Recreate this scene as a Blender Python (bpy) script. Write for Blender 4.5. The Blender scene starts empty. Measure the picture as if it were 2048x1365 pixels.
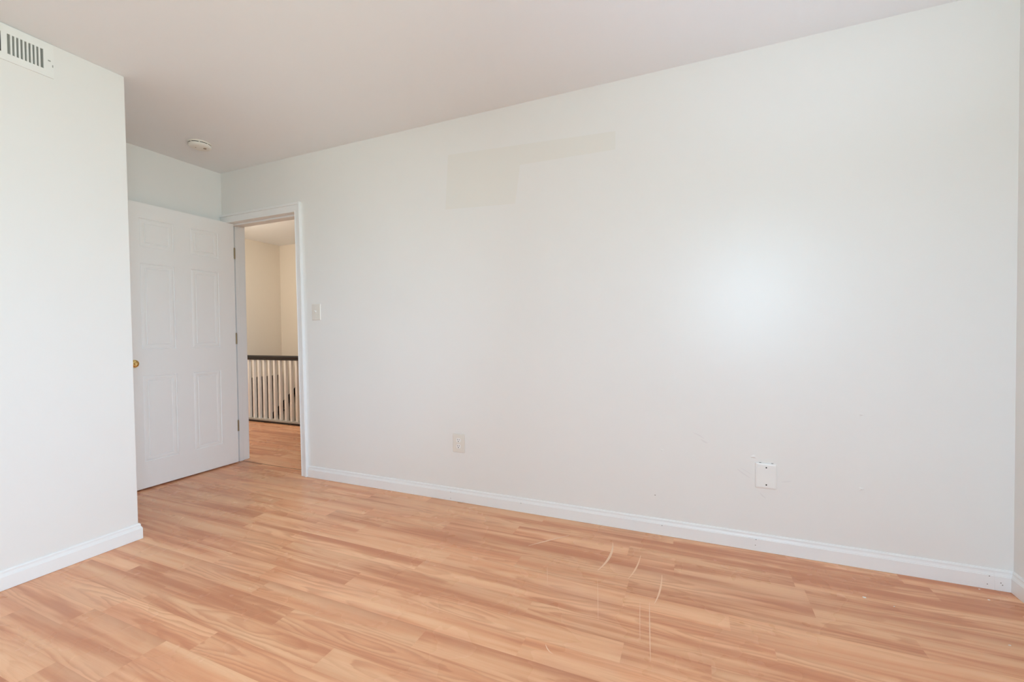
import bpy, bmesh, math, random
from mathutils import Vector, Matrix
random.seed(7)
sc = bpy.context.scene
col = sc.collection

# ------------------------------------------------------------------ camera
W_PX, F_PX = 2048.0, 862.23
PAN, PITCH, ROLL = -0.4016, -0.0190, -0.0106
CAM = Vector((3.6545, -2.4004, 1.0813))
f = Vector((math.sin(PAN)*math.cos(PITCH), math.cos(PAN)*math.cos(PITCH), math.sin(PITCH)))
r = Vector((math.cos(PAN), -math.sin(PAN), 0.0))
u = r.cross(f)
r2 = r*math.cos(ROLL) + u*math.sin(ROLL)
u2 = -r*math.sin(ROLL) + u*math.cos(ROLL)
cd = bpy.data.cameras.new('camera')
cam = bpy.data.objects.new('camera', cd); col.objects.link(cam)
cd.sensor_fit = 'HORIZONTAL'; cd.sensor_width = 36.0; cd.lens = 36.0*F_PX/W_PX
cd.clip_start = 0.02
m = Matrix.Identity(4)
for i in range(3):
    m[i][0] = r2[i]; m[i][1] = u2[i]; m[i][2] = -f[i]; m[i][3] = CAM[i]
cam.matrix_world = m
sc.camera = cam

# ------------------------------------------------------------------ exposure, world, daylight
vs = sc.view_settings
vs.view_transform = 'Standard'; vs.look = 'None'; vs.gamma = 1.0; vs.use_curve_mapping = False
vs.exposure = 0.0
sc.cycles.use_denoising = True
sc.cycles.max_bounces = 16; sc.cycles.diffuse_bounces = 10; sc.cycles.glossy_bounces = 6
sc.cycles.transparent_max_bounces = 12
sc.cycles.sample_clamp_indirect = 30.0
SKY_STRENGTH = 12.0
wd = bpy.data.worlds.new('world'); sc.world = wd; wd.use_nodes = True
nt = wd.node_tree; nt.nodes.clear()
wo = nt.nodes.new('ShaderNodeOutputWorld'); bg = nt.nodes.new('ShaderNodeBackground')
tc = nt.nodes.new('ShaderNodeTexCoord'); sp = nt.nodes.new('ShaderNodeSeparateXYZ')
rp = nt.nodes.new('ShaderNodeValToRGB')
nt.links.new(tc.outputs['Generated'], sp.inputs[0])
ad = nt.nodes.new('ShaderNodeMath'); ad.operation = 'MULTIPLY_ADD'; ad.inputs[1].default_value = .5; ad.inputs[2].default_value = .5
nt.links.new(sp.outputs['Z'], ad.inputs[0]); nt.links.new(ad.outputs[0], rp.inputs[0])
rp.color_ramp.elements[0].position = 0.44; rp.color_ramp.elements[0].color = (.74, .95, .90, 1)
rp.color_ramp.elements[1].position = 0.56; rp.color_ramp.elements[1].color = (1.08, 1.49, 1.89, 1)
nt.links.new(rp.outputs[0], bg.inputs[0]); bg.inputs[1].default_value = SKY_STRENGTH
nt.links.new(bg.outputs[0], wo.inputs[0])

H = 2.44            # ceiling height
RX = 4.85           # right wall
RY = -4.00          # wall behind the camera
PX = 0.916          # face of the closet partition
PYT, PYB = -1.0905, -1.0815   # its free edge, top and bottom (y shifted apart to fit the image edge)
T = 0.115           # wall thickness
# windows: right wall (y range, z range) and the wall behind the camera (x range, z range)
WIN_R = (-3.50, -2.00, 0.75, 2.22)
WIN_B = (3.80, 4.77, 0.95, 2.14)

def portal(name, loc, rot, sx, sy):
    l = bpy.data.lights.new(name, 'AREA'); l.shape = 'RECTANGLE'; l.size = sx; l.size_y = sy
    l.cycles.is_portal = True
    o = bpy.data.objects.new(name, l); col.objects.link(o); o.location = loc; o.rotation_euler = rot
portal('daylight_right', (RX+.10, (WIN_R[0]+WIN_R[1])/2, (WIN_R[2]+WIN_R[3])/2), (0, math.pi/2, 0), WIN_R[3]-WIN_R[2], WIN_R[1]-WIN_R[0])
portal('daylight_rear', ((WIN_B[0]+WIN_B[1])/2, RY-.10, (WIN_B[2]+WIN_B[3])/2), (math.pi/2, 0, 0), WIN_B[1]-WIN_B[0], WIN_B[3]-WIN_B[2])
# warm lamp of the hallway, by its ceiling, right of the doorway
hl = bpy.data.lights.new('hall_lamp', 'POINT'); hl.energy = 20; hl.color = (1.0, .90, .75); hl.shadow_soft_size = .12
ho = bpy.data.objects.new('hall_lamp', hl); col.objects.link(ho); ho.location = (-1.15, .50, 1.80)
# added spot out of frame, bounced off the ceiling to lift the upper right
rl = bpy.data.lights.new('added_bounce_spot', 'SPOT'); rl.energy = 20; rl.color = (.62, .77, 1.0); rl.shadow_soft_size = .1
rl.spot_size = 2.2; rl.spot_blend = .7
ro = bpy.data.objects.new('added_bounce_spot', rl); col.objects.link(ro); ro.location = (4.2, -1.10, 1.20); ro.rotation_euler = (math.pi, 0, 0)

# ------------------------------------------------------------------ helpers
def lin(c):
    return tuple(((v/255)/12.92 if v/255 <= .04045 else ((v/255+.055)/1.055)**2.4) for v in c) + (1,)

def mat(name, rgb, rough=.5, spec=.5, metal=0.0, noise=None, bump=None):
    """procedural principled material; noise=(scale, amount) varies the tone a little, bump=(scale, strength)"""
    M = bpy.data.materials.new(name); M.use_nodes = True
    n = M.node_tree.nodes; l = M.node_tree.links
    b = n['Principled BSDF']
    b.inputs['Roughness'].default_value = rough; b.inputs['Specular IOR Level'].default_value = spec
    b.inputs['Metallic'].default_value = metal
    c = lin(rgb)
    tcn = n.new('ShaderNodeTexCoord')
    s, a = noise or (3.0, .02)
    nz = n.new('ShaderNodeTexNoise'); nz.inputs['Scale'].default_value = s; nz.inputs['Detail'].default_value = 3
    l.new(tcn.outputs['Object'], nz.inputs['Vector'])
    mx = n.new('ShaderNodeMix'); mx.data_type = 'RGBA'
    mx.inputs['A'].default_value = tuple(v*(1-a) for v in c[:3])+(1,)
    mx.inputs['B'].default_value = tuple(min(1, v*(1+a)) for v in c[:3])+(1,)
    l.new(nz.outputs['Fac'], mx.inputs['Factor']); l.new(mx.outputs['Result'], b.inputs['Base Color'])
    if bump:
        n2 = n.new('ShaderNodeTexNoise'); n2.inputs['Scale'].default_value = bump[0]; n2.inputs['Detail'].default_value = 2
        l.new(tcn.outputs['Object'], n2.inputs['Vector'])
        bp = n.new('ShaderNodeBump'); bp.inputs['Strength'].default_value = bump[1]; bp.inputs['Distance'].default_value = .002
        l.new(n2.outputs['Fac'], bp.inputs['Height']); l.new(bp.outputs[0], b.inputs['Normal'])
    return M

class NB:
    """tiny node-math builder"""
    def __init__(s, nt): s.n = nt.nodes; s.l = nt.links
    def m(s, op, *a, clamp=False):
        x = s.n.new('ShaderNodeMath'); x.operation = op; x.use_clamp = clamp
        for i, v in enumerate(a):
            if isinstance(v, (int, float)): x.inputs[i].default_value = v
            else: s.l.new(v, x.inputs[i])
        return x.outputs[0]
    def xyz(s, x, y, z):
        c = s.n.new('ShaderNodeCombineXYZ')
        for i, v in enumerate((x, y, z)):
            if isinstance(v, (int, float)): c.inputs[i].default_value = v
            else: s.l.new(v, c.inputs[i])
        return c.outputs[0]
    def noise(s, vec, scale, detail=2, rough=.5, out='Fac'):
        x = s.n.new('ShaderNodeTexNoise'); x.inputs['Scale'].default_value = scale
        x.inputs['Detail'].default_value = detail; x.inputs['Roughness'].default_value = rough
        s.l.new(vec, x.inputs['Vector']); return x.outputs[out]
    def smooth(s, v, a, b):
        x = s.n.new('ShaderNodeMapRange'); x.interpolation_type = 'SMOOTHSTEP'
        x.inputs['From Min'].default_value = a; x.inputs['From Max'].default_value = b
        s.l.new(v, x.inputs['Value']); return x.outputs['Result']
    def mix(s, fac, a, b, mode='MIX'):
        x = s.n.new('ShaderNodeMix'); x.data_type = 'RGBA'; x.blend_type = mode
        for k, v in (('Factor', fac), ('A', a), ('B', b)):
            if isinstance(v, (int, float)): x.inputs[k].default_value = v
            elif isinstance(v, tuple): x.inputs[k].default_value = v
            else: s.l.new(v, x.inputs[k])
        return x.outputs['Result']

def wood_floor():
    M = bpy.data.materials.new('laminate_planks'); M.use_nodes = True
    nb = NB(M.node_tree); b = nb.n['Principled BSDF']
    uv = nb.n.new('ShaderNodeUVMap'); uv.uv_map = 'plank'
    s = nb.n.new('ShaderNodeSeparateXYZ'); nb.l.new(uv.outputs[0], s.inputs[0])
    U, V = s.outputs['X'], s.outputs['Y']            # metres along the plank, -.05 .. .05 across
    at = nb.n.new('ShaderNodeAttribute'); at.attribute_name = 'plank_rand'; at.attribute_type = 'GEOMETRY'
    ca = nb.n.new('ShaderNodeSeparateColor'); nb.l.new(at.outputs['Color'], ca.inputs[0])
    R1, R2, R3 = ca.outputs[0], ca.outputs[1], ca.outputs[2]
    off = nb.m('MULTIPLY', R1, 37.0)
    # growth rings cut by a slightly tilted plank: long arches
    base = nb.xyz(nb.m('ADD', nb.m('MULTIPLY', U, 1.6), off), nb.m('MULTIPLY', V, 9.0), nb.m('MULTIPLY', R2, 11.0))
    warp = nb.noise(base, 1.3, 2, .5)
    fine = nb.noise(nb.xyz(nb.m('ADD', nb.m('MULTIPLY', U, 7.0), off), nb.m('MULTIPLY', V, 30.0), R3), 1.5, 2, .5)
    vc = nb.m('ADD', nb.m('ADD', V, nb.m('MULTIPLY', nb.m('SUBTRACT', R2, .5), .07)), nb.m('MULTIPLY', nb.m('SUBTRACT', warp, .5), .085))
    dep = nb.m('ADD', nb.m('MULTIPLY', nb.m('SINE', nb.m('ADD', nb.m('MULTIPLY', U, 2.1), nb.m('MULTIPLY', R3, 20.0))), .05), .012)
    rad = nb.m('SQRT', nb.m('ADD', nb.m('MULTIPLY', vc, vc), nb.m('MULTIPLY', dep, dep)))
    rad = nb.m('ADD', rad, nb.m('MULTIPLY', nb.m('SUBTRACT', fine, .5), .010))
    ring = nb.m('FRACT', nb.m('MULTIPLY', rad, 68.0))
    ring = nb.m('MULTIPLY', nb.smooth(ring, .25, .84), nb.m('SUBTRACT', 1.0, nb.smooth(ring, .86, 1.0)))
    ringfade = nb.smooth(nb.noise(base, .9, 2), .38, .62)
    # broad tone streaks along the plank
    streak = nb.noise(nb.xyz(nb.m('ADD', nb.m('MULTIPLY', U, .9), off), nb.m('MULTIPLY', V, 15.0), nb.m('MULTIPLY', R3, 9.0)), 1.2, 3, .55)
    pore = nb.noise(nb.xyz(nb.m('ADD', nb.m('MULTIPLY', U, 9.0), off), nb.m('MULTIPLY', V, 420.0), R2), 1.0, 2, .6)
    c_lt = lin(FL_LIGHT); c_md = lin(FL_MID); c_dk = lin(FL_DARK)
    c = nb.mix(nb.smooth(streak, .34, .66), c_md, c_lt)
    c = nb.mix(nb.m('MULTIPLY', nb.smooth(nb.m('ADD', streak, nb.m('MULTIPLY', nb.m('SUBTRACT', R1, .5), .20)), .50, .26), .75), c, c_dk)
    c = nb.mix(nb.m('MULTIPLY', nb.m('MULTIPLY', ring, ringfade), .46), c, c_dk)
    c = nb.mix(nb.m('MULTIPLY', nb.smooth(pore, .50, .80), .22), c, c_dk)
    # strips run darker toward one long edge
    side = nb.smooth(nb.m('MULTIPLY', V, nb.m('SUBTRACT', R3, .42)), -.004, .030)
    c = nb.mix(nb.m('MULTIPLY', side, .55), c, c_dk)
    # plank to plank tone
    tone = nb.m('ADD', .93, nb.m('MULTIPLY', R2, .12))
    c = nb.mix(1.0, c, nb.xyz(tone, tone, tone), 'MULTIPLY')
    # hairline at the long joints
    ev = nb.m('SUBTRACT', .05015, nb.m('ABSOLUTE', V))
    edge = nb.m('MULTIPLY', nb.m('SUBTRACT', 1.0, nb.smooth(ev, .0, .0016)), .35)
    c = nb.mix(edge, c, c_dk)
    # dull hazy patches of wear
    g = nb.n.new('ShaderNodeNewGeometry')
    haze = nb.smooth(nb.noise(g.outputs['Position'], 1.7, 4, .6), .50, .75)
    c = nb.mix(nb.m('MULTIPLY', haze, .14), c, lin((226, 204, 190)))
    nb.l.new(c, b.inputs['Base Color'])
    nb.l.new(nb.m('ADD', .27, nb.m('MULTIPLY', haze, .16)), b.inputs['Roughness'])
    b.inputs['Specular IOR Level'].default_value = .28
    bp = nb.n.new('ShaderNodeBump'); bp.inputs['Strength'].default_value = .12; bp.inputs['Distance'].default_value = .0006
    nb.l.new(pore, bp.inputs['Height']); nb.l.new(bp.outputs[0], b.inputs['Normal'])
    return M
FL_LIGHT, FL_MID, FL_DARK = (246, 193, 151), (233, 167, 126), (199, 130, 95)

M_wall = mat('white_wall_paint', (236, 235, 232), .33, .54, noise=(1.6, .008), bump=(160, .06))
M_patch = mat('touch_up_paint', (234, 232, 226), .33, .54, noise=(2.0, .006), bump=(160, .06))
M_scuffw = mat('wall_scuff', (230, 228, 226), .5, .3)
M_spackle = mat('dried_spackle', (236, 235, 232), .45, .45)
M_ceil = mat('ceiling_paint', (240, 242, 244), .8, .2, noise=(1.2, .01), bump=(90, .10))
M_trim = mat('white_trim_enamel', (240, 240, 239), .32, .5, noise=(4, .006))
M_door = mat('white_door_enamel', (244, 243, 241), .50, .4, noise=(5, .01), bump=(60, .03))
M_plate = mat('ivory_plastic', (230, 225, 216), .35, .5)
M_whplate = mat('white_plastic', (240, 239, 236), .35, .5)
M_detector = mat('aged_white_plastic', (234, 230, 222), .45, .4)
M_dark = mat('dark_hole', (24, 22, 20), .8, .1)
M_nail = mat('nail_head_grey', (146, 139, 133), .6, .3)
M_slot = mat('duct_shade_grey', (138, 139, 134), .7, .2)
M_vent = mat('white_vent_enamel', (238, 238, 235), .4, .5)
M_brass = mat('polished_brass', (236, 208, 140), .20, .5, 1.0)
M_hinge = mat('aged_brass_hinge', (150, 132, 104), .38, .5, .7)
M_rail = mat('charcoal_stained_wood', (36, 36, 38), .35, .5, noise=(20, .15))
M_shoe = mat('pale_grey_cap', (186, 183, 178), .45, .4, noise=(20, .05))  # paler grey than the dark base rail it caps
M_bal = mat('white_baluster_paint', (246, 245, 242), .4, .5)
M_hallw = mat('hall_wall_paint', (240, 234, 224), .55, .3, noise=(1.6, .01))
M_lower = mat('shaded_stairwell_wall', (120, 114, 108), .6, .3)  # grey puts the shade of the lower stairwell into the wall colour
M_black = mat('black_handrail_paint', (18, 17, 17), .35, .5)
M_stair = mat('brown_stair_carpet', (120, 96, 76), .9, .1, noise=(120, .2))
M_fleck = mat('white_paint_chip', (240, 238, 232), .6, .3)
M_scr = mat('pale_floor_scuff', (248, 206, 172), .36, .45, noise=(30, .05))
M_gap = mat('floor_gap_brown', (92, 62, 42), .7, .2)
M_floor = wood_floor()

def glass_mat():
    M = bpy.data.materials.new('clear_window_glass'); M.use_nodes = True
    n = M.node_tree.nodes; l = M.node_tree.links; n.clear()
    o = n.new('ShaderNodeOutputMaterial'); t = n.new('ShaderNodeBsdfTransparent'); g = n.new('ShaderNodeBsdfGlossy')
    g.inputs['Roughness'].default_value = .02
    fr = n.new('ShaderNodeFresnel'); fr.inputs['IOR'].default_value = 1.45
    mx = n.new('ShaderNodeMixShader'); l.new(fr.outputs[0], mx.inputs[0]); l.new(t.outputs[0], mx.inputs[1]); l.new(g.outputs[0], mx.inputs[2])
    l.new(mx.outputs[0], o.inputs[0]); return M
M_glass = glass_mat()

def box(bm, x0, x1, y0, y1, z0, z1, mi=0):
    vs_ = [bm.verts.new((x, y, z)) for x in (x0, x1) for y in (y0, y1) for z in (z0, z1)]
    for idx in ((0, 1, 3, 2), (4, 6, 7, 5), (0, 4, 5, 1), (2, 3, 7, 6), (0, 2, 6, 4), (1, 5, 7, 3)):
        fc = bm.faces.new([vs_[i] for i in idx]); fc.material_index = mi
    return vs_

def prism(bm, prof, _, b, mi=0):
    """extrude a closed profile of 3D points (given at a) by vector b"""
    n = len(prof); b = Vector(b)
    v0 = [bm.verts.new(Vector(p)) for p in prof]; v1 = [bm.verts.new(Vector(p)+b) for p in prof]
    for i in range(n):
        fc = bm.faces.new((v0[i], v0[(i+1) % n], v1[(i+1) % n], v1[i])); fc.material_index = mi
    bm.faces.new(v0[::-1]).material_index = mi; bm.faces.new(v1).material_index = mi

def lathe(bm, prof, seg=32, mat4=None, mi=0):
    """prof: (radius, height) pairs, revolved about local Z"""
    rings = []
    for (rad, h) in prof:
        if rad < 1e-6: rings.append([bm.verts.new((0, 0, h))])
        else: rings.append([bm.verts.new((rad*math.cos(2*math.pi*k/seg), rad*math.sin(2*math.pi*k/seg), h)) for k in range(seg)])
    for a, b in zip(rings, rings[1:]):
        for k in range(seg):
            k2 = (k+1) % seg
            if len(a) == 1 and len(b) == 1: continue
            if len(a) == 1: fc = bm.faces.new((a[0], b[k], b[k2]))
            elif len(b) == 1: fc = bm.faces.new((a[k], b[0], a[k2]))
            else: fc = bm.faces.new((a[k], b[k], b[k2], a[k2]))
            fc.material_index = mi
    if mat4 is not None:
        bmesh.ops.transform(bm, matrix=mat4, verts=[v for rg in rings for v in rg])

def obj(name, bm, mats, parent=None, loc=None, smooth=False, bevel=0.0, seg=2):
    bmesh.ops.recalc_face_normals(bm, faces=bm.faces[:])
    me = bpy.data.meshes.new(name); bm.to_mesh(me); bm.free()
    for M in (mats if isinstance(mats, (list, tuple)) else [mats]): me.materials.append(M)
    o = bpy.data.objects.new(name, me); col.objects.link(o)
    if smooth:
        for p in me.polygons: p.use_smooth = True
    if loc: o.location = loc
    if parent is not None: o.parent = parent
    if bevel:
        bv = o.modifiers.new('bevel', 'BEVEL'); bv.width = bevel; bv.segments = seg; bv.limit_method = 'ANGLE'; bv.angle_limit = math.radians(40)
    return o

def struct(o): o['kind'] = 'structure'; return o
def thing(name, label, cat, loc=(0, 0, 0), group=None):
    o = bpy.data.objects.new(name, None); col.objects.link(o); o.location = loc; o.empty_display_size = .05
    o['label'] = label; o['category'] = cat
    if group: o['group'] = group
    return o
def new(): return bmesh.new()

# ------------------------------------------------------------------ floor
ROW0, ROWH = -0.0895, 0.1003
FL_SPLIT = 0.092                   # line in the doorway where the room floor meets the hall floor
KNOWN = {0: [1.66, 4.55], 2: [2.365, 3.565, 4.07], 3: [2.02, 4.07], 4: [1.65, 1.945, 2.88, 3.388], 5: [2.55, 3.388, 3.77],
         6: [1.30, 2.465, 3.90], 7: [1.72, 3.05], 8: [1.25, 2.257, 3.425, 3.70], 9: [1.85, 3.1], 10: [1.467, 1.934, 2.75, 3.62], 11: [2.2, 3.3],
         12: [1.55, 2.506, 3.3], 13: [2.05, 2.95], 14: [1.924, 2.8], 15: [1.924, 2.62], 1: [1.2, 2.75, 3.35]}
def floor_mesh(name, x0, x1, ya, yb, row0, known):
    bm = new(); uvl = bm.loops.layers.uv.new('plank'); cl = bm.faces.layers.float_color.new('plank_rand')
    k0 = int(math.floor((row0-yb)/ROWH)); k1 = int(math.ceil((row0-ya)/ROWH))
    for k in range(k0, k1):
        yt = row0-k*ROWH; yl = yt-ROWH; yc = (yt+yl)/2
        t0, t1 = min(yt, yb), max(yl, ya)
        if t0-t1 < 1e-4: continue
        js = sorted(known.get(k, []))
        xs = [x0-random.uniform(0, .8)]
        lim = js[0] if js else x1
        while xs[-1] < lim-.45: xs.append(xs[-1]+random.uniform(.45, 1.25))
        if js:
            while len(xs) > 1 and xs[-1] > lim-.25: xs.pop()
            xs += js
            while xs[-1] < x1: xs.append(xs[-1]+random.uniform(.6, 1.3))
        while xs[-1] < x1: xs.append(xs[-1]+random.uniform(.45, 1.25))
        for a, b in zip(xs, xs[1:]):
            a2, b2 = max(a, x0), min(b, x1)
            if b2-a2 < 1e-3: continue
            fc = bm.faces.new([bm.verts.new(p) for p in ((a2, t1, 0), (b2, t1, 0), (b2, t0, 0), (a2, t0, 0))])
            fc[cl] = (random.random(), random.random(), random.random(), 1)
            for lp in fc.loops: lp[uvl].uv = (lp.vert.co.x-a, lp.vert.co.y-yc)
    return bm
bm = floor_mesh('floor', 0, RX, RY, FL_SPLIT, ROW0, KNOWN)
def ribbon(bm, pts, w, mi, z=.0006):
    """a pale scuff on the floor: thin strip through pts (x, y), tapering at both ends"""
    n = len(pts); L = []
    for i, p in enumerate(pts):
        a = Vector(pts[max(0, i-1)]); b = Vector(pts[min(n-1, i+1)]); d = (b-a).normalized(); nrm = Vector((-d.y, d.x))
        k = w*(.15+.85*math.sin(math.pi*(i+.25)/(n-.5)))*.5
        q = Vector(p); L.append((bm.verts.new((q.x+nrm.x*k, q.y+nrm.y*k, z)), bm.verts.new((q.x-nrm.x*k, q.y-nrm.y*k, z))))
    for a, b in zip(L, L[1:]): bm.faces.new((a[0], b[0], b[1], a[1])).material_index = mi
def curve3(a, b, c, n=9):
    return [((1-t)**2*a[0]+2*t*(1-t)*b[0]+t*t*c[0], (1-t)**2*a[1]+2*t*(1-t)*b[1]+t*t*c[1]) for t in [i/(n-1) for i in range(n)]]
for a, b, c, w in (((2.874, -.38), (2.953, -.285), (3.035, -.195), .012), ((3.264, -.188), (3.295, -.33), (3.246, -.475), .016),
                   ((3.411, -.265), (3.412, -.40), (3.382, -.492), .010), ((3.517, -.404), (3.525, -.53), (3.504, -.627), .010),
                   ((3.024, -.528), (3.05, -.60), (3.072, -.671), .003), ((3.26, -.544), (3.29, -.68), (3.318, -.812), .003),
                   ((3.485, -.628), (3.50, -.79), (3.518, -.948), .005), ((3.176, -1.004), (3.19, -1.03), (3.213, -1.037), .006),
                   ((3.45, -.64), (3.46, -.74), (3.475, -.86), .003)):
    ribbon(bm, curve3(a, b, c), w*.7, 1)
box(bm, 0, RX, RY, FL_SPLIT, -.012, -.0015, 2)
struct(obj('floor', bm, [M_floor, M_scr, M_gap]))
HX0, HX1, HY0, HY1 = -2.149, 3.0, 0.155, 2.275      # hallway
bm = floor_mesh('hall_floor', HX0, HX1, FL_SPLIT+.007, 1.30, 1.30, {})
box(bm, HX0, HX1, FL_SPLIT+.001, 1.30, -.012, -.0015, 1)
struct(obj('floor_hall', bm, [M_floor, M_gap]))
bm = new(); box(bm, -3.5, RX+.3, RY-.2, 1.31, -.26, -.012); struct(obj('floor_slab', bm, M_stair))

# ------------------------------------------------------------------ ceiling and walls
bm = new(); box(bm, HX0-1.3, RX+T+.05, RY-T-.05, HY1+.15, H, H+.12); struct(obj('ceiling', bm, M_ceil))

MW = HY0                                            # thickness of the wall with the doorway
JL, JR, JT = 0.045, 0.872, 2.022                    # clear opening: left jamb, right jamb, head
def lean(z): return (2.085-z)*.0105                 # right side of the door frame, sheared in x to match leaning image verticals
bm = new()
box(bm, .905, RX+T, 0, MW, 0, H)
box(bm, HX0-.1, JL-.02, 0, MW, 0, H)
box(bm, JL-.02, .905, 0, MW, JT+.02, H)
# a differently coloured touch-up patch of paint, a hair proud of the wall
def wall_poly(bm, pts, mi, y=-.0004):
    vsx = [bm.verts.new((x, y, z)) for x, z in pts]; bm.faces.new(vsx).material_index = mi
wall_poly(bm, [(2.205, 2.222), (3.259, 2.172), (3.259, 2.073), (2.70, 2.080)], 1)
wall_poly(bm, [(2.205, 2.222), (2.70, 2.080), (2.665, 1.855), (2.18, 1.878)], 1)
# small dents, spackle dabs and nail holes
def dab(bm, x, z, rad, h, mi, seg=12):
    c = bm.verts.new((x, -h, z)); ring = []
    for k in range(seg):
        a = 2*math.pi*k/seg; q = rad*(1+.25*math.sin(3*a+x*9))
        ring.append(bm.verts.new((x+q*math.cos(a)*1.2, -.0003, z+q*math.sin(a)*.8)))
    for k in range(seg): bm.faces.new((c, ring[k], ring[(k+1) % seg])).material_index = mi
dab(bm, 3.918, .460, .010, .005, 2); dab(bm, 4.345, .357, .009, .004, 2); dab(bm, 4.344, .695, .007, .003, 2); dab(bm, 3.492, .451, .006, .002, 2)
dab(bm, 4.345, .355, .0028, .0045, 4, 8); dab(bm, 3.456, .206, .003, .0006, 4, 8)
def wscuff(bm, pts, w, mi):
    n = len(pts); L = []
    for i, p in enumerate(pts):
        a = Vector(pts[max(0, i-1)]); b = Vector(pts[min(n-1, i+1)]); d = (b-a).normalized(); nr = Vector((-d.y, d.x))
        k = w*(.2+.8*math.sin(math.pi*(i+.25)/(n-.5)))*.5; q = Vector(p)
        L.append((bm.verts.new((q.x+nr.x*k, -.0004, q.y+nr.y*k)), bm.verts.new((q.x-nr.x*k, -.0004, q.y-nr.y*k))))
    for a, b in zip(L, L[1:]): bm.faces.new((a[0], b[0], b[1], a[1])).material_index = mi
for a, b, c, w in (((3.645, .555), (3.67, .55), (3.695, .53), .006), ((3.68, .525), (3.70, .512), (3.712, .508), .008), ((3.845, .392), (3.87, .372), (3.905, .352), .006),
                   ((3.86, .40), (3.885, .385), (3.91, .37), .003), ((4.035, .350), (4.055, .352), (4.075, .358), .005), ((3.945, .285), (3.955, .270), (3.97, .262), .007)):
    wscuff(bm, curve3(a, b, c), w, 3)
struct(obj('wall_north', bm, [M_wall, M_patch, M_spackle, M_scuffw, M_nail]))

bm = new(); box(bm, -T, 0, RY, 0, 0, H); struct(obj('wall_west', bm, M_wall))
def rect_hole(bm, a0, a1, h0, h1, z0, z1, put):
    for A0, A1, Z0, Z1 in ((a0, h0, 0, H), (h1, a1, 0, H), (h0, h1, 0, z0), (h0, h1, z1, H)): put(bm, A0, A1, Z0, Z1)
bm = new(); rect_hole(bm, RY-T, 0, WIN_R[0], WIN_R[1], WIN_R[2], WIN_R[3], lambda b, p, q, z, w: box(b, RX, RX+T, p, q, z, w)); struct(obj('wall_east', bm, M_wall))
bm = new(); rect_hole(bm, -T, RX, WIN_B[0], WIN_B[1], WIN_B[2], WIN_B[3], lambda b, p, q, z, w: box(b, p, q, RY-T, RY, z, w)); struct(obj('wall_south', bm, M_wall))
# closet block whose face holds the vent
bm = new(); vsx = box(bm, .0, PX, RY, PYT, 0, H)
for v in bm.verts:
    if v.co.y > RY+.1: v.co.y = PYT if v.co.z > 1 else PYB
struct(obj('wall_closet', bm, M_wall, bevel=.004, seg=3))

# hallway and stairwell shell
bm = new(); box(bm, HX0-T, HX0, MW, 1.33, -2.6, H); box(bm, HX0-T, HX0, 1.33, HY1, .483, H); struct(obj('wall_hall_west', bm, M_hallw))
bm = new(); box(bm, HX0-1.3, HX1+T, HY1, HY1+T, -2.6, H); struct(obj('wall_hall_north', bm, M_hallw))
bm = new(); box(bm, HX1, HX1+T, MW, HY1, -2.6, H); struct(obj('wall_hall_east', bm, M_hallw))
bm = new(); box(bm, HX0-1.3, HX0-.9, 1.2, HY1, -2.6, .6); box(bm, HX0-1.3, HX0-T, 1.2, 1.33, -2.6, .6); box(bm, HX0-1.3, HX0-T, 1.2, HY1, .483, .6); struct(obj('wall_stairwell_west', bm, M_lower))
bm = new(); box(bm, HX0, HX1, 1.22, 1.308, -2.6, -.012); struct(obj('wall_stairwell_south', bm, M_hallw))
bm = new(); box(bm, HX0-1.3, HX1+T, 1.2, HY1+T, -2.7, -2.6); struct(obj('floor_stairwell', bm, M_stair))
bm = new(); prof = []
n = 12; x = -.95; z = -.02
prof.append((.4, 1.31, z-.2)); prof.append((.4, 1.31, z))
for k in range(n):
    prof.append((x, 1.31, z)); z -= .195; prof.append((x, 1.31, z)); x -= .232
prof.append((x+.232, 1.31, z-.25))
prism(bm, prof, None, (0, HY1-1.31, 0)); struct(obj('stair_flight', bm, M_stair))

# ------------------------------------------------------------------ baseboards
BASE = [(0, 0), (.013, 0), (.013, .0575), (.0112, .0590), (.0108, .0615), (.0082, .0670), (.0066, .0730), (.0072, .0742), (.0072, .0780), (.0035, .0838), (0, .0845)]
def base_run(bm, p0, p1, out, miter0=0, miter1=0):
    """board along p0 -> p1 on the floor, profile growing along out; miter: lengthen (+) or shorten (-) the foot by its own depth"""
    p0 = Vector((p0[0], p0[1], 0)); p1 = Vector((p1[0], p1[1], 0)); d = (p1-p0).normalized(); o3 = Vector((out[0], out[1], 0))
    A = []; B = []
    for (w, z) in BASE:
        A.append(bm.verts.new(p0+o3*w-d*w*miter0+Vector((0, 0, z+.0008)))); B.append(bm.verts.new(p1+o3*w+d*w*miter1+Vector((0, 0, z+.0008))))
    n = len(BASE)
    for i in range(n): bm.faces.new((A[i], A[(i+1) % n], B[(i+1) % n], B[i]))
    bm.faces.new(A[::-1]); bm.faces.new(B)
def nail(bm, x, z, y=-.0132, rad=.0022, mi=1):
    c = [bm.verts.new((x+rad*math.cos(k*math.pi/4), y, z+rad*math.sin(k*math.pi/4))) for k in range(8)]
    bm.faces.new(c).material_index = mi
bm = new()
base_run(bm, (.9405, 0), (4.7875, 0), (0, -1)); base_run(bm, (4.7879, 0), (RX, 0), (0, -1), 0, -1)
for x, z in ((3.491, .053), (3.927, .056), (3.924, .028), (2.199, .056), (2.198, .016), (2.688, .055), (4.771, .056), (4.765, .021)): nail(bm, x, z)
nail(bm, 4.806, .034); nail(bm, 4.811, .026)
struct(obj('baseboard_north', bm, [M_trim, M_nail]))
bm = new(); base_run(bm, (RX, 0), (RX, RY), (-1, 0), -1, -1); struct(obj('baseboard_east', bm, M_trim))
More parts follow.
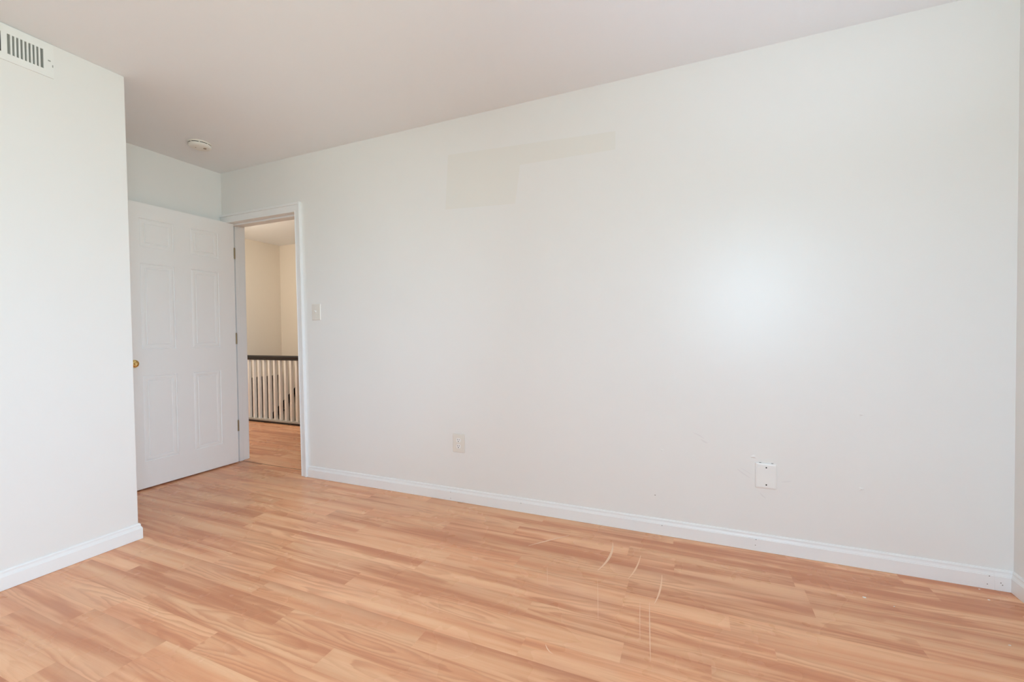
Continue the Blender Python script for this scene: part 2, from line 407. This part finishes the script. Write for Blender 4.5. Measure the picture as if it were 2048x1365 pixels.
bm = new(); base_run(bm, (RX, RY), (PX, RY), (0, 1), -1, -1); struct(obj('baseboard_south', bm, M_trim))
bm = new(); base_run(bm, (PX, RY), (PX, PYB), (1, 0), -1, 1); base_run(bm, (PX, PYB), (0, PYB), (0, 1), 1, -1)
struct(obj('baseboard_closet', bm, M_trim, bevel=.003, seg=3))
bm = new(); base_run(bm, (0, PYB), (0, -.024), (1, 0), -1, 0); struct(obj('baseboard_west', bm, M_trim))

# ------------------------------------------------------------------ door frame
def sbox(bm, x0, x1, y0, y1, z0, z1, l0=True, l1=True):
    v = box(bm, x0, x1, y0, y1, z0, z1)
    for k, vv in enumerate(v):
        if (k < 4 and l0) or (k >= 4 and l1): vv.co.x += lean(vv.co.z)
bm = new()   # casing on the room side: right leg, head, thin left leg
CI, CO = .855, .917
sbox(bm, CI, CO-.016, -.015, 0, .001, JT+.062); sbox(bm, CO-.017, CO, -.024, 0, .001, 2.087)
sbox(bm, CI+.004, CI+.010, -.0175, 0, .001, JT+.0)
sbox(bm, .004, CO-.016, -.0145, 0, JT-.004, 2.070, False, True); sbox(bm, .004, CO-.002, -.0235, 0, 2.069, 2.0868, False, True)
box(bm, .002, JL-.004, -.014, 0, .001, JT-.004)
struct(obj('trim_1', bm, M_trim, bevel=.0025, seg=2))
bm = new()   # jambs, head and stops
box(bm, JL-.02, JL, -.002, .0655, .001, JT+.02); box(bm, JL-.02, JL-.012, .0655, .0720, .001, JT+.02); box(bm, JL-.02, JL, .0720, MW+.002, .001, JT+.02)
sbox(bm, CI+.004, CI+.022, -.002, MW+.002, .001, JT+.02)
sbox(bm, JL, CI+.006, -.002, MW+.002, JT, JT+.02, False, True)
box(bm, JL, JL+.010, .072, .106, .001, JT); sbox(bm, CI-.007, CI+.005, .05, .085, .001, JT); sbox(bm, JL, CI+.004, .05, .085, JT-.012, JT, False, True)
struct(obj('trim_2', bm, M_trim, bevel=.0015, seg=2))
bm = new()   # casing on the hall side
sbox(bm, CI+.004, CO, MW, MW+.015, .001, 2.087); box(bm, JL-.065, JL-.004, MW, MW+.015, .001, 2.087); sbox(bm, JL-.004, CI+.004, MW, MW+.015, JT+.006, 2.087, False, True)
struct(obj('trim_3', bm, M_trim, bevel=.0025, seg=2))

# ------------------------------------------------------------------ door (open against the west wall)
DXB, DXF = .050, .085
DY1, DY0, DZ0, DZ1 = .040, -.773, .012, 2.0205
bm = new()
PAN_Y = [(-.634, -.416), (-.301, -.090)]
PAN_Z = [(.196, .805), (.993, 1.599), (1.711, 1.915)]
ys = sorted([DY0, DY1]+[v for p in PAN_Y for v in p]); zs = sorted([DZ0, DZ1]+[v for p in PAN_Z for v in p])
def face_x(bm, pts): return bm.faces.new([bm.verts.new(p) for p in pts])
def rring(bm, a, b, xa, xb):
    """frame of four quads between rectangles a and b=(y0,y1,z0,z1) at depths xa, xb"""
    A = [(xa, a[0], a[2]), (xa, a[1], a[2]), (xa, a[1], a[3]), (xa, a[0], a[3])]; B = [(xb, b[0], b[2]), (xb, b[1], b[2]), (xb, b[1], b[3]), (xb, b[0], b[3])]
    for i in range(4): face_x(bm, (A[i], A[(i+1) % 4], B[(i+1) % 4], B[i]))
for side, xf, sg in (('f', DXF, -1), ('b', DXB, 1)):
    for a, b in zip(ys, ys[1:]):
        for c, d in zip(zs, zs[1:]):
            if (a, b) in PAN_Y and (c, d) in PAN_Z:
                prev, pd = (a, b, c, d), 0.0
                for ins, dep in ((.0012, .0060), (.0045, .0064), (.0085, .0030), (.0180, .0016), (.0310, .0030), (.0338, .0062), (.0362, .0060), (.0378, .0014)):
                    cur = (a+ins, b-ins, c+ins, d-ins)
                    rring(bm, prev, cur, xf+sg*pd, xf+sg*dep); prev, pd = cur, dep
                y0, y1, z0, z1 = prev; face_x(bm, [(xf+sg*pd, y0, z0), (xf+sg*pd, y1, z0), (xf+sg*pd, y1, z1), (xf+sg*pd, y0, z1)])
            else:
                face_x(bm, [(xf, a, c), (xf, b, c), (xf, b, d), (xf, a, d)])
for a, b in zip(zs, zs[1:]):
    for y in (DY0, DY1): face_x(bm, [(DXF, y, a), (DXB, y, a), (DXB, y, b), (DXF, y, b)])
for a, b in zip(ys, ys[1:]):
    for z in (DZ0, DZ1): face_x(bm, [(DXF, a, z), (DXB, a, z), (DXB, b, z), (DXF, b, z)])
bmesh.ops.remove_doubles(bm, verts=bm.verts[:], dist=1e-5)
door = struct(obj('door_1', bm, M_door))
KY, KZ = -.708, .897
bm = new()
rot = Matrix.Translation((DXF, KY, KZ)) @ Matrix.Rotation(math.pi/2, 4, 'Y')
lathe(bm, [(0, 0), (.0325, 0), (.0325, .003), (.029, .007), (.016, .010), (.0125, .014), (.0115, .030), (.015, .036), (.024, .043), (.0278, .052), (.0272, .060), (.022, .0665), (.012, .0695), (.0078, .0700), (.0078, .0685), (0, .0685)], 40, rot)
kn = obj('door_knob', bm, M_brass, door, smooth=True); kn['label'] = 'round polished brass door knob'
bm = new(); lathe(bm, [(0, .0682), (.0070, .0682), (.0070, .0712), (.0055, .0722), (0, .0722)], 24, rot)
kb = obj('lock_button', bm, M_brass, kn, smooth=False)
bm = new(); box(bm, DXF+.0722, DXF+.0724, KY-.0035, KY+.0035, KZ-.0006, KZ+.0006); obj('key_slot', bm, M_dark, kn)
bm = new(); rot2 = Matrix.Translation((DXB, KY, KZ)) @ Matrix.Rotation(-math.pi/2, 4, 'Y')
lathe(bm, [(0, 0), (.0325, 0), (.0325, .003), (.016, .008), (.0115, .018), (.020, .026), (.026, .034), (.020, .042), (0, .044)], 32, rot2)
obj('door_knob', bm, M_brass, door, smooth=True)
for hz in (1.773, 1.056, .318):
    bm = new()
    box(bm, DXB+.006, DXF-.001, DY1, DY1+.0022, hz-.0445, hz+.0445)
    vv0 = len(bm.verts)
    lathe(bm, [(0, -.0445), (.0062, -.0445), (.0062, .0445), (0, .0445)], 14, Matrix.Translation((DXF+.0015, DY1+.0035, hz)))
    lathe(bm, [(0, .0445), (.0045, .0445), (.0052, .048), (0, .051)], 12, Matrix.Translation((DXF+.0015, DY1+.0035, hz)))
    hg = obj('hinge', bm, M_hinge, door); hg['label'] = 'aged brass butt hinge'

# ------------------------------------------------------------------ windows (daylight sources beyond the frame)
def window(name, horiz, a0, a1, z0, z1):
    def B(bm, p, q, d0, d1, z, w):            # p..q along the wall, d0..d1 depth measured outwards from the room face
        if horiz == 'x': box(bm, p, q, RY-d1, RY-d0, z, w)
        else: box(bm, RX+d0, RX+d1, p, q, z, w)
    bm = new()
    B(bm, a0-.06, a0+.01, -.016, 0, z0-.02, z1+.065); B(bm, a1-.01, a1+.06, -.016, 0, z0-.02, z1+.065); B(bm, a0-.06, a1+.06, -.016, 0, z1-.01, z1+.065)
    B(bm, a0, a0+.02, 0, T, z0, z1); B(bm, a1-.02, a1, 0, T, z0, z1); B(bm, a0, a1, 0, T, z1-.02, z1); B(bm, a0, a1, 0, T, z0, z0+.02)
    w = struct(obj(name, bm, M_trim))
    bm = new(); B(bm, a0-.08, a1+.08, -.05, 0, z0-.04, z0-.018); B(bm, a0-.06, a1+.06, -.014, 0, z0-.10, z0-.04); obj('window_sill', bm, M_trim, w)
    zm = (z0+z1)/2
    for (s0, s1, d) in ((z0+.02, zm+.02, .045), (zm-.02, z1-.02, .075)):
        bm = new(); B(bm, a0+.02, a0+.06, d, d+.028, s0, s1); B(bm, a1-.06, a1-.02, d, d+.028, s0, s1); B(bm, a0+.06, a1-.06, d, d+.028, s0, s0+.04); B(bm, a0+.06, a1-.06, d, d+.028, s1-.04, s1)
        sh = obj('sash', bm, M_trim, w)
        bm = new(); B(bm, a0+.06, a1-.06, d+.012, d+.016, s0+.04, s1-.04); obj('pane', bm, M_glass, sh)
window('window_1', 'y', *WIN_R); window('window_2', 'x', *WIN_B)

# ------------------------------------------------------------------ plates on the north wall
def rounded_plate(bm, w, h, t, edge, rc=.004):
    """front plate lying on y=0, growing to y=-t, bevelled edge"""
    def ring(dw, y):
        pts = []
        for cx, cz, a0 in ((1, 1, 0), (-1, 1, 90), (-1, -1, 180), (1, -1, 270)):
            for k in range(4):
                a = math.radians(a0+30*k); pts.append(bm.verts.new((cx*(w/2-dw-rc)+rc*math.cos(a), y, cz*(h/2-dw-rc)+rc*math.sin(a))))
        return pts
    R = [ring(0, 0), ring(0, -t*.45), ring(edge*.35, -t*.85), ring(edge, -t)]
    for a, b in zip(R, R[1:]):
        for k in range(16): bm.faces.new((a[k], a[(k+1) % 16], b[(k+1) % 16], b[k]))
    bm.faces.new(R[-1]); bm.faces.new(R[0][::-1])
ROTY = Matrix.Rotation(math.pi/2, 4, 'X')     # local +Z -> -Y
def screw(parent, x, z, y, rad, M, name='screw'):
    bm = new(); lathe(bm, [(0, 0), (rad, 0), (rad*.9, rad*.35), (0, rad*.45)], 14, Matrix.Translation((x, y, z)) @ ROTY)
    obj(name, bm, M, parent)

t = thing('light_switch', 'ivory single toggle light switch plate on the wall beside the doorway', 'switch', (1.050, 0, 1.252))
bm = new(); rounded_plate(bm, .086, .122, .0065, .006); obj('cover_plate', bm, M_plate, t)
bm = new(); box(bm, -.006, .006, -.0072, -.006, -.013, .013); tg = obj('toggle_surround', bm, M_plate, t)
bm = new(); prism(bm, [(-.0042, -.006, -.006), (-.0042, -.006, .006), (-.0036, -.019, .012), (-.0036, -.019, .005)], None, (.0080, 0, 0)); obj('toggle', bm, M_whplate, t, bevel=.0008)
screw(t, 0, .030, -.0063, .0032, M_plate); screw(t, 0, -.030, -.0063, .0032, M_plate)

t = thing('power_outlet', 'ivory duplex power outlet low on the wall between doorway and blank plate', 'outlet', (2.258, 0, .377))
bm = new(); rounded_plate(bm, .087, .120, .0065, .006); obj('cover_plate', bm, M_plate, t)
for sz in (.0195, -.0195):
    bm = new()
    ring0 = []; ring1 = []
    for k in range(28):
        a = 2*math.pi*k/28; X = .0172*math.cos(a); Z = max(-.0135, min(.0135, .0172*math.sin(a)))
        ring0.append(bm.verts.new((X, -.006, Z+sz))); ring1.append(bm.verts.new((X*.96, -.0085, Z*.96+sz)))
    for k in range(28): bm.faces.new((ring0[k], ring0[(k+1) % 28], ring1[(k+1) % 28], ring1[k]))
    bm.faces.new(ring1)
    rc_ = obj('receptacle', bm, M_whplate, t)
    bm = new(); box(bm, -.0076, -.0052, -.0088, -.0084, sz-.001, sz+.0085); box(bm, .0048, .0072, -.0088, -.0084, sz+.0, sz+.0078)
    lathe(bm, [(0, 0), (.0028, 0), (.0028, .0004), (0, .0004)], 12, Matrix.Translation((0, -.0084, sz-.0075)) @ ROTY)
    sl = obj('socket_slots', bm, M_dark, rc_)
screw(t, 0, 0, -.0063, .0030, M_plate)

t = thing('blank_wall_plate', 'white blank wall plate with two screw holes low on the wall near the right corner', 'wall plate', (3.970, 0, .372))
bm = new(); rounded_plate(bm, .092, .124, .0085, .009, .006); obj('cover_plate', bm, M_whplate, t)
for sz in (.0415, -.0425):
    bm = new(); lathe(bm, [(0, 0), (.0033, 0), (.0033, .0004), (0, .0004)], 14, Matrix.Translation((0.001, -.0085, sz)) @ ROTY); obj('screw_hole', bm, M_dark, t)
for sx in (-.024, .027):
    bm = new(); box(bm, sx-.004, sx+.004, -.0035, -.0008, .0622, .0634); obj('top_edge_chip', bm, M_dark, t)  # dark slivers for the small chips at the plate's top edge

# ------------------------------------------------------------------ smoke detector
t = thing('smoke_detector', 'round off-white smoke detector on the ceiling above the open door', 'smoke detector', (.446, -.435, H))
FL = Matrix.Rotation(math.pi, 4, 'X')
bm = new(); lathe(bm, [(0, 0), (.071, 0), (.0705, .007), (.067, .009), (0, .009)], 48, FL); obj('mounting_base', bm, M_detector, t, smooth=False)
bm = new(); lathe(bm, [(0, .009), (.0662, .0085), (.0662, .0140), (0, .0135)], 48, FL); obj('smoke_inlet', bm, M_dark, t)
bm = new(); lathe(bm, [(0, .0135), (.068, .0132), (.069, .018), (.066, .026), (.060, .031), (.052, .034), (.020, .0365), (0, .0365)], 48, FL); obj('cover', bm, M_detector, t, smooth=True)
for k in range(8):
    bm = new(); a0 = 2*math.pi*k/8+.2; pr = []
    for rr in (.061, .0685):
        for da in (-.05, .05): pr.append((rr*math.cos(a0+da), rr*math.sin(a0+da)))
    q = [pr[0], pr[1], pr[3], pr[2]]
    prism(bm, [(x, y, -.0085) for x, y in q], None, (0, 0, -.0055)); obj('inlet_rib', bm, M_detector, t)
bm = new(); lathe(bm, [(0, .0335), (.0095, .0335), (.0095, .0385), (.0080, .0392), (0, .0392)], 20, Matrix.Translation((.030, .016, 0)) @ FL); obj('test_button', bm, mat('detector_button', (150, 132, 112), .5), t)
bm = new(); lathe(bm, [(0, .0345), (.0028, .0345), (.0028, .0375), (0, .0375)], 12, Matrix.Translation((-.006, -.024, 0)) @ FL); obj('indicator_lamp', bm, mat('indicator_lens', (120, 84, 70), .3), t)

# ------------------------------------------------------------------ air vent on the closet face
VY1, VY0, VZ0, VZ1 = -1.364, -1.676, 2.281, 2.432
t = thing('air_vent', 'white two-section wall air vent under the ceiling on the left wall', 'vent', (PX, (VY0+VY1)/2, VZ0))
ox, oy, oz = PX, (VY0+VY1)/2, VZ0
GR = [(-1.511, -1.398), (-1.642, -1.529)]; GZ = (2.312, 2.398)
bm = new()
yy = sorted([VY0, VY1]+[v for g in GR for v in g])
def vb(bm, x0, x1, y0, y1, z0, z1): box(bm, x0-ox, x1-ox, y0-oy, y1-oy, z0-oz, z1-oz)
vb(bm, PX, PX+.007, VY0, VY1, VZ0, GZ[0]); vb(bm, PX, PX+.007, VY0, VY1, GZ[1], VZ1)
vb(bm, PX, PX+.007, GR[0][1], VY1, GZ[0], GZ[1]); vb(bm, PX, PX+.007, GR[1][1], GR[0][0], GZ[0], GZ[1]); vb(bm, PX, PX+.007, VY0, GR[1][0], GZ[0], GZ[1])
obj('face_plate', bm, M_vent, t)
for g, M in zip(GR, (M_slot, M_dark)):
    bm = new(); vb(bm, PX+.0004, PX+.0010, g[0], g[1], GZ[0], GZ[1]); obj('duct_shade', bm, M, t)  # flat sheets, grey and near-black, painting the shade behind the fins
M_lever = mat('grey_vent_lever', (168, 168, 164), .5)
for gi, g in enumerate(GR):
    p = (g[1]-g[0])/9
    for k in range(10):
        yc = g[0]+k*p
        if k in (0, 9): continue
        bm = new(); sgn = 1 if gi == 0 else -1
        q = [(PX+.0011, yc-.0022-.0010*sgn), (PX+.0011, yc-.0010*sgn), (PX+.0068, yc+.0026), (PX+.0068, yc-.0026)]
        prism(bm, [(x-ox, y-oy, GZ[0]-oz) for x, y in q], None, (0, 0, GZ[1]-GZ[0])); obj('fin', bm, M_vent, t)
bm = new(); vb(bm, PX+.007, PX+.010, -1.3835, -1.3755, 2.3525, 2.3575); obj('damper_lever', bm, M_lever, t)
bm = new(); vb(bm, PX+.007, PX+.0085, -1.3695, -1.3665, 2.331, 2.341); obj('screw', bm, M_lever, t)

# ------------------------------------------------------------------ stair railing in the hallway
t = thing('stair_railing', 'hallway stair railing with dark handrail and white square balusters seen through the doorway', 'railing', (-1.2, 1.356, 0))
X0, X1 = HX0+.002, -.30
def rb(bm, x0, x1, y0, y1, z0, z1, mi=0): box(bm, x0+1.2, x1+1.2, y0-1.356, y1-1.356, z0, z1, mi)
bm = new()
pr = [(-.022, .776), (.022, .776), (.026, .786), (.024, .796), (.031, .806), (.031, .820), (.022, .831), (-.022, .831), (-.031, .820), (-.031, .806), (-.024, .796), (-.026, .786)]
prism(bm, [(X0+1.2, y, z) for y, z in pr], None, (X1-X0, 0, 0)); obj('handrail', bm, M_rail, t)
bm = new(); rb(bm, X0, X1, 1.3055, 1.4045, .0005, .020); obj('base_rail', bm, M_rail, t)
bm = new(); rb(bm, X0, X1, 1.310, 1.400, .020, .034); obj('base_cap', bm, M_shoe, t)
proto = None
for k in range(-6, 14):
    x = -1.505+.0934*k
    if proto is None:
        bm = new(); box(bm, -.016, .016, -.016, .016, .034, .7765); proto = obj('baluster', bm, M_bal, t, bevel=.0015); o = proto
    else:
        o = proto.copy(); col.objects.link(o); o.parent = t
    o.location = (x+1.2, 0, 0)
bm = new(); rb(bm, X1, X1+.085, 1.3135, 1.3985, .0005, .95); rb(bm, X1-.006, X1+.091, 1.3075, 1.4045, .95, .975); obj('newel_post', bm, M_rail, t, bevel=.003)

t = thing('stair_handrail', 'black sloping handrail going down the stairwell wall behind the white balusters', 'handrail', (-1.885, HY1, .18))
bm = new(); sl = .8425
hp = [(.9, -.045), (.9, -.085), (-1.25, -.085), (-1.25, -.045)]
A = []
for dx in (.9, -.95):
    A.append([bm.verts.new((dx, y, sl*dx+z)) for y, z in ((-.045, -.052), (-.085, -.052), (-.090, 0), (-.085, .045), (-.045, .045), (-.040, 0))])
for i in range(6): bm.faces.new((A[0][i], A[0][(i+1) % 6], A[1][(i+1) % 6], A[1][i]))
bm.faces.new(A[0]); bm.faces.new(A[1][::-1]); obj('rail', bm, M_black, t)
for dx in (.6, -.2, -.8):
    bm = new(); box(bm, dx-.012, dx+.012, -.060, 0, sl*dx-.075, sl*dx-.050); obj('bracket', bm, M_black, t)

# ------------------------------------------------------------------ paint flecks on the floor
def fleck(x, y, s, label, grp=None):
    bm = new(); seg = 7; a0 = random.random()*6
    top = []; bot = []
    for k in range(seg):
        a = a0+2*math.pi*k/seg; q = s*random.uniform(.6, 1.1)
        bot.append(bm.verts.new((q*math.cos(a)*1.4, q*math.sin(a), 0))); top.append(bm.verts.new((q*.8*math.cos(a)*1.4, q*.8*math.sin(a), .0012)))
    for k in range(seg): bm.faces.new((bot[k], bot[(k+1) % seg], top[(k+1) % seg], top[k]))
    bm.faces.new(top); bm.faces.new(bot[::-1])
    o = obj('paint_fleck', bm, M_fleck, None, (x, y, .0003)); o['label'] = label; o['category'] = 'paint fleck'
    if grp: o['group'] = grp
fleck(4.280, -.271, .0055, 'largest white paint fleck on the wood floor, below the blank plate toward the right')
G = 'tiny paint flecks on the floor by the right corner'
for x, y, s in ((4.734, -.028, .003), (4.726, -.108, .003), (4.637, -.413, .0028), (4.365, -.299, .0024)):
    fleck(x, y, s, 'tiny white paint speck on the wood floor toward the right corner', G)
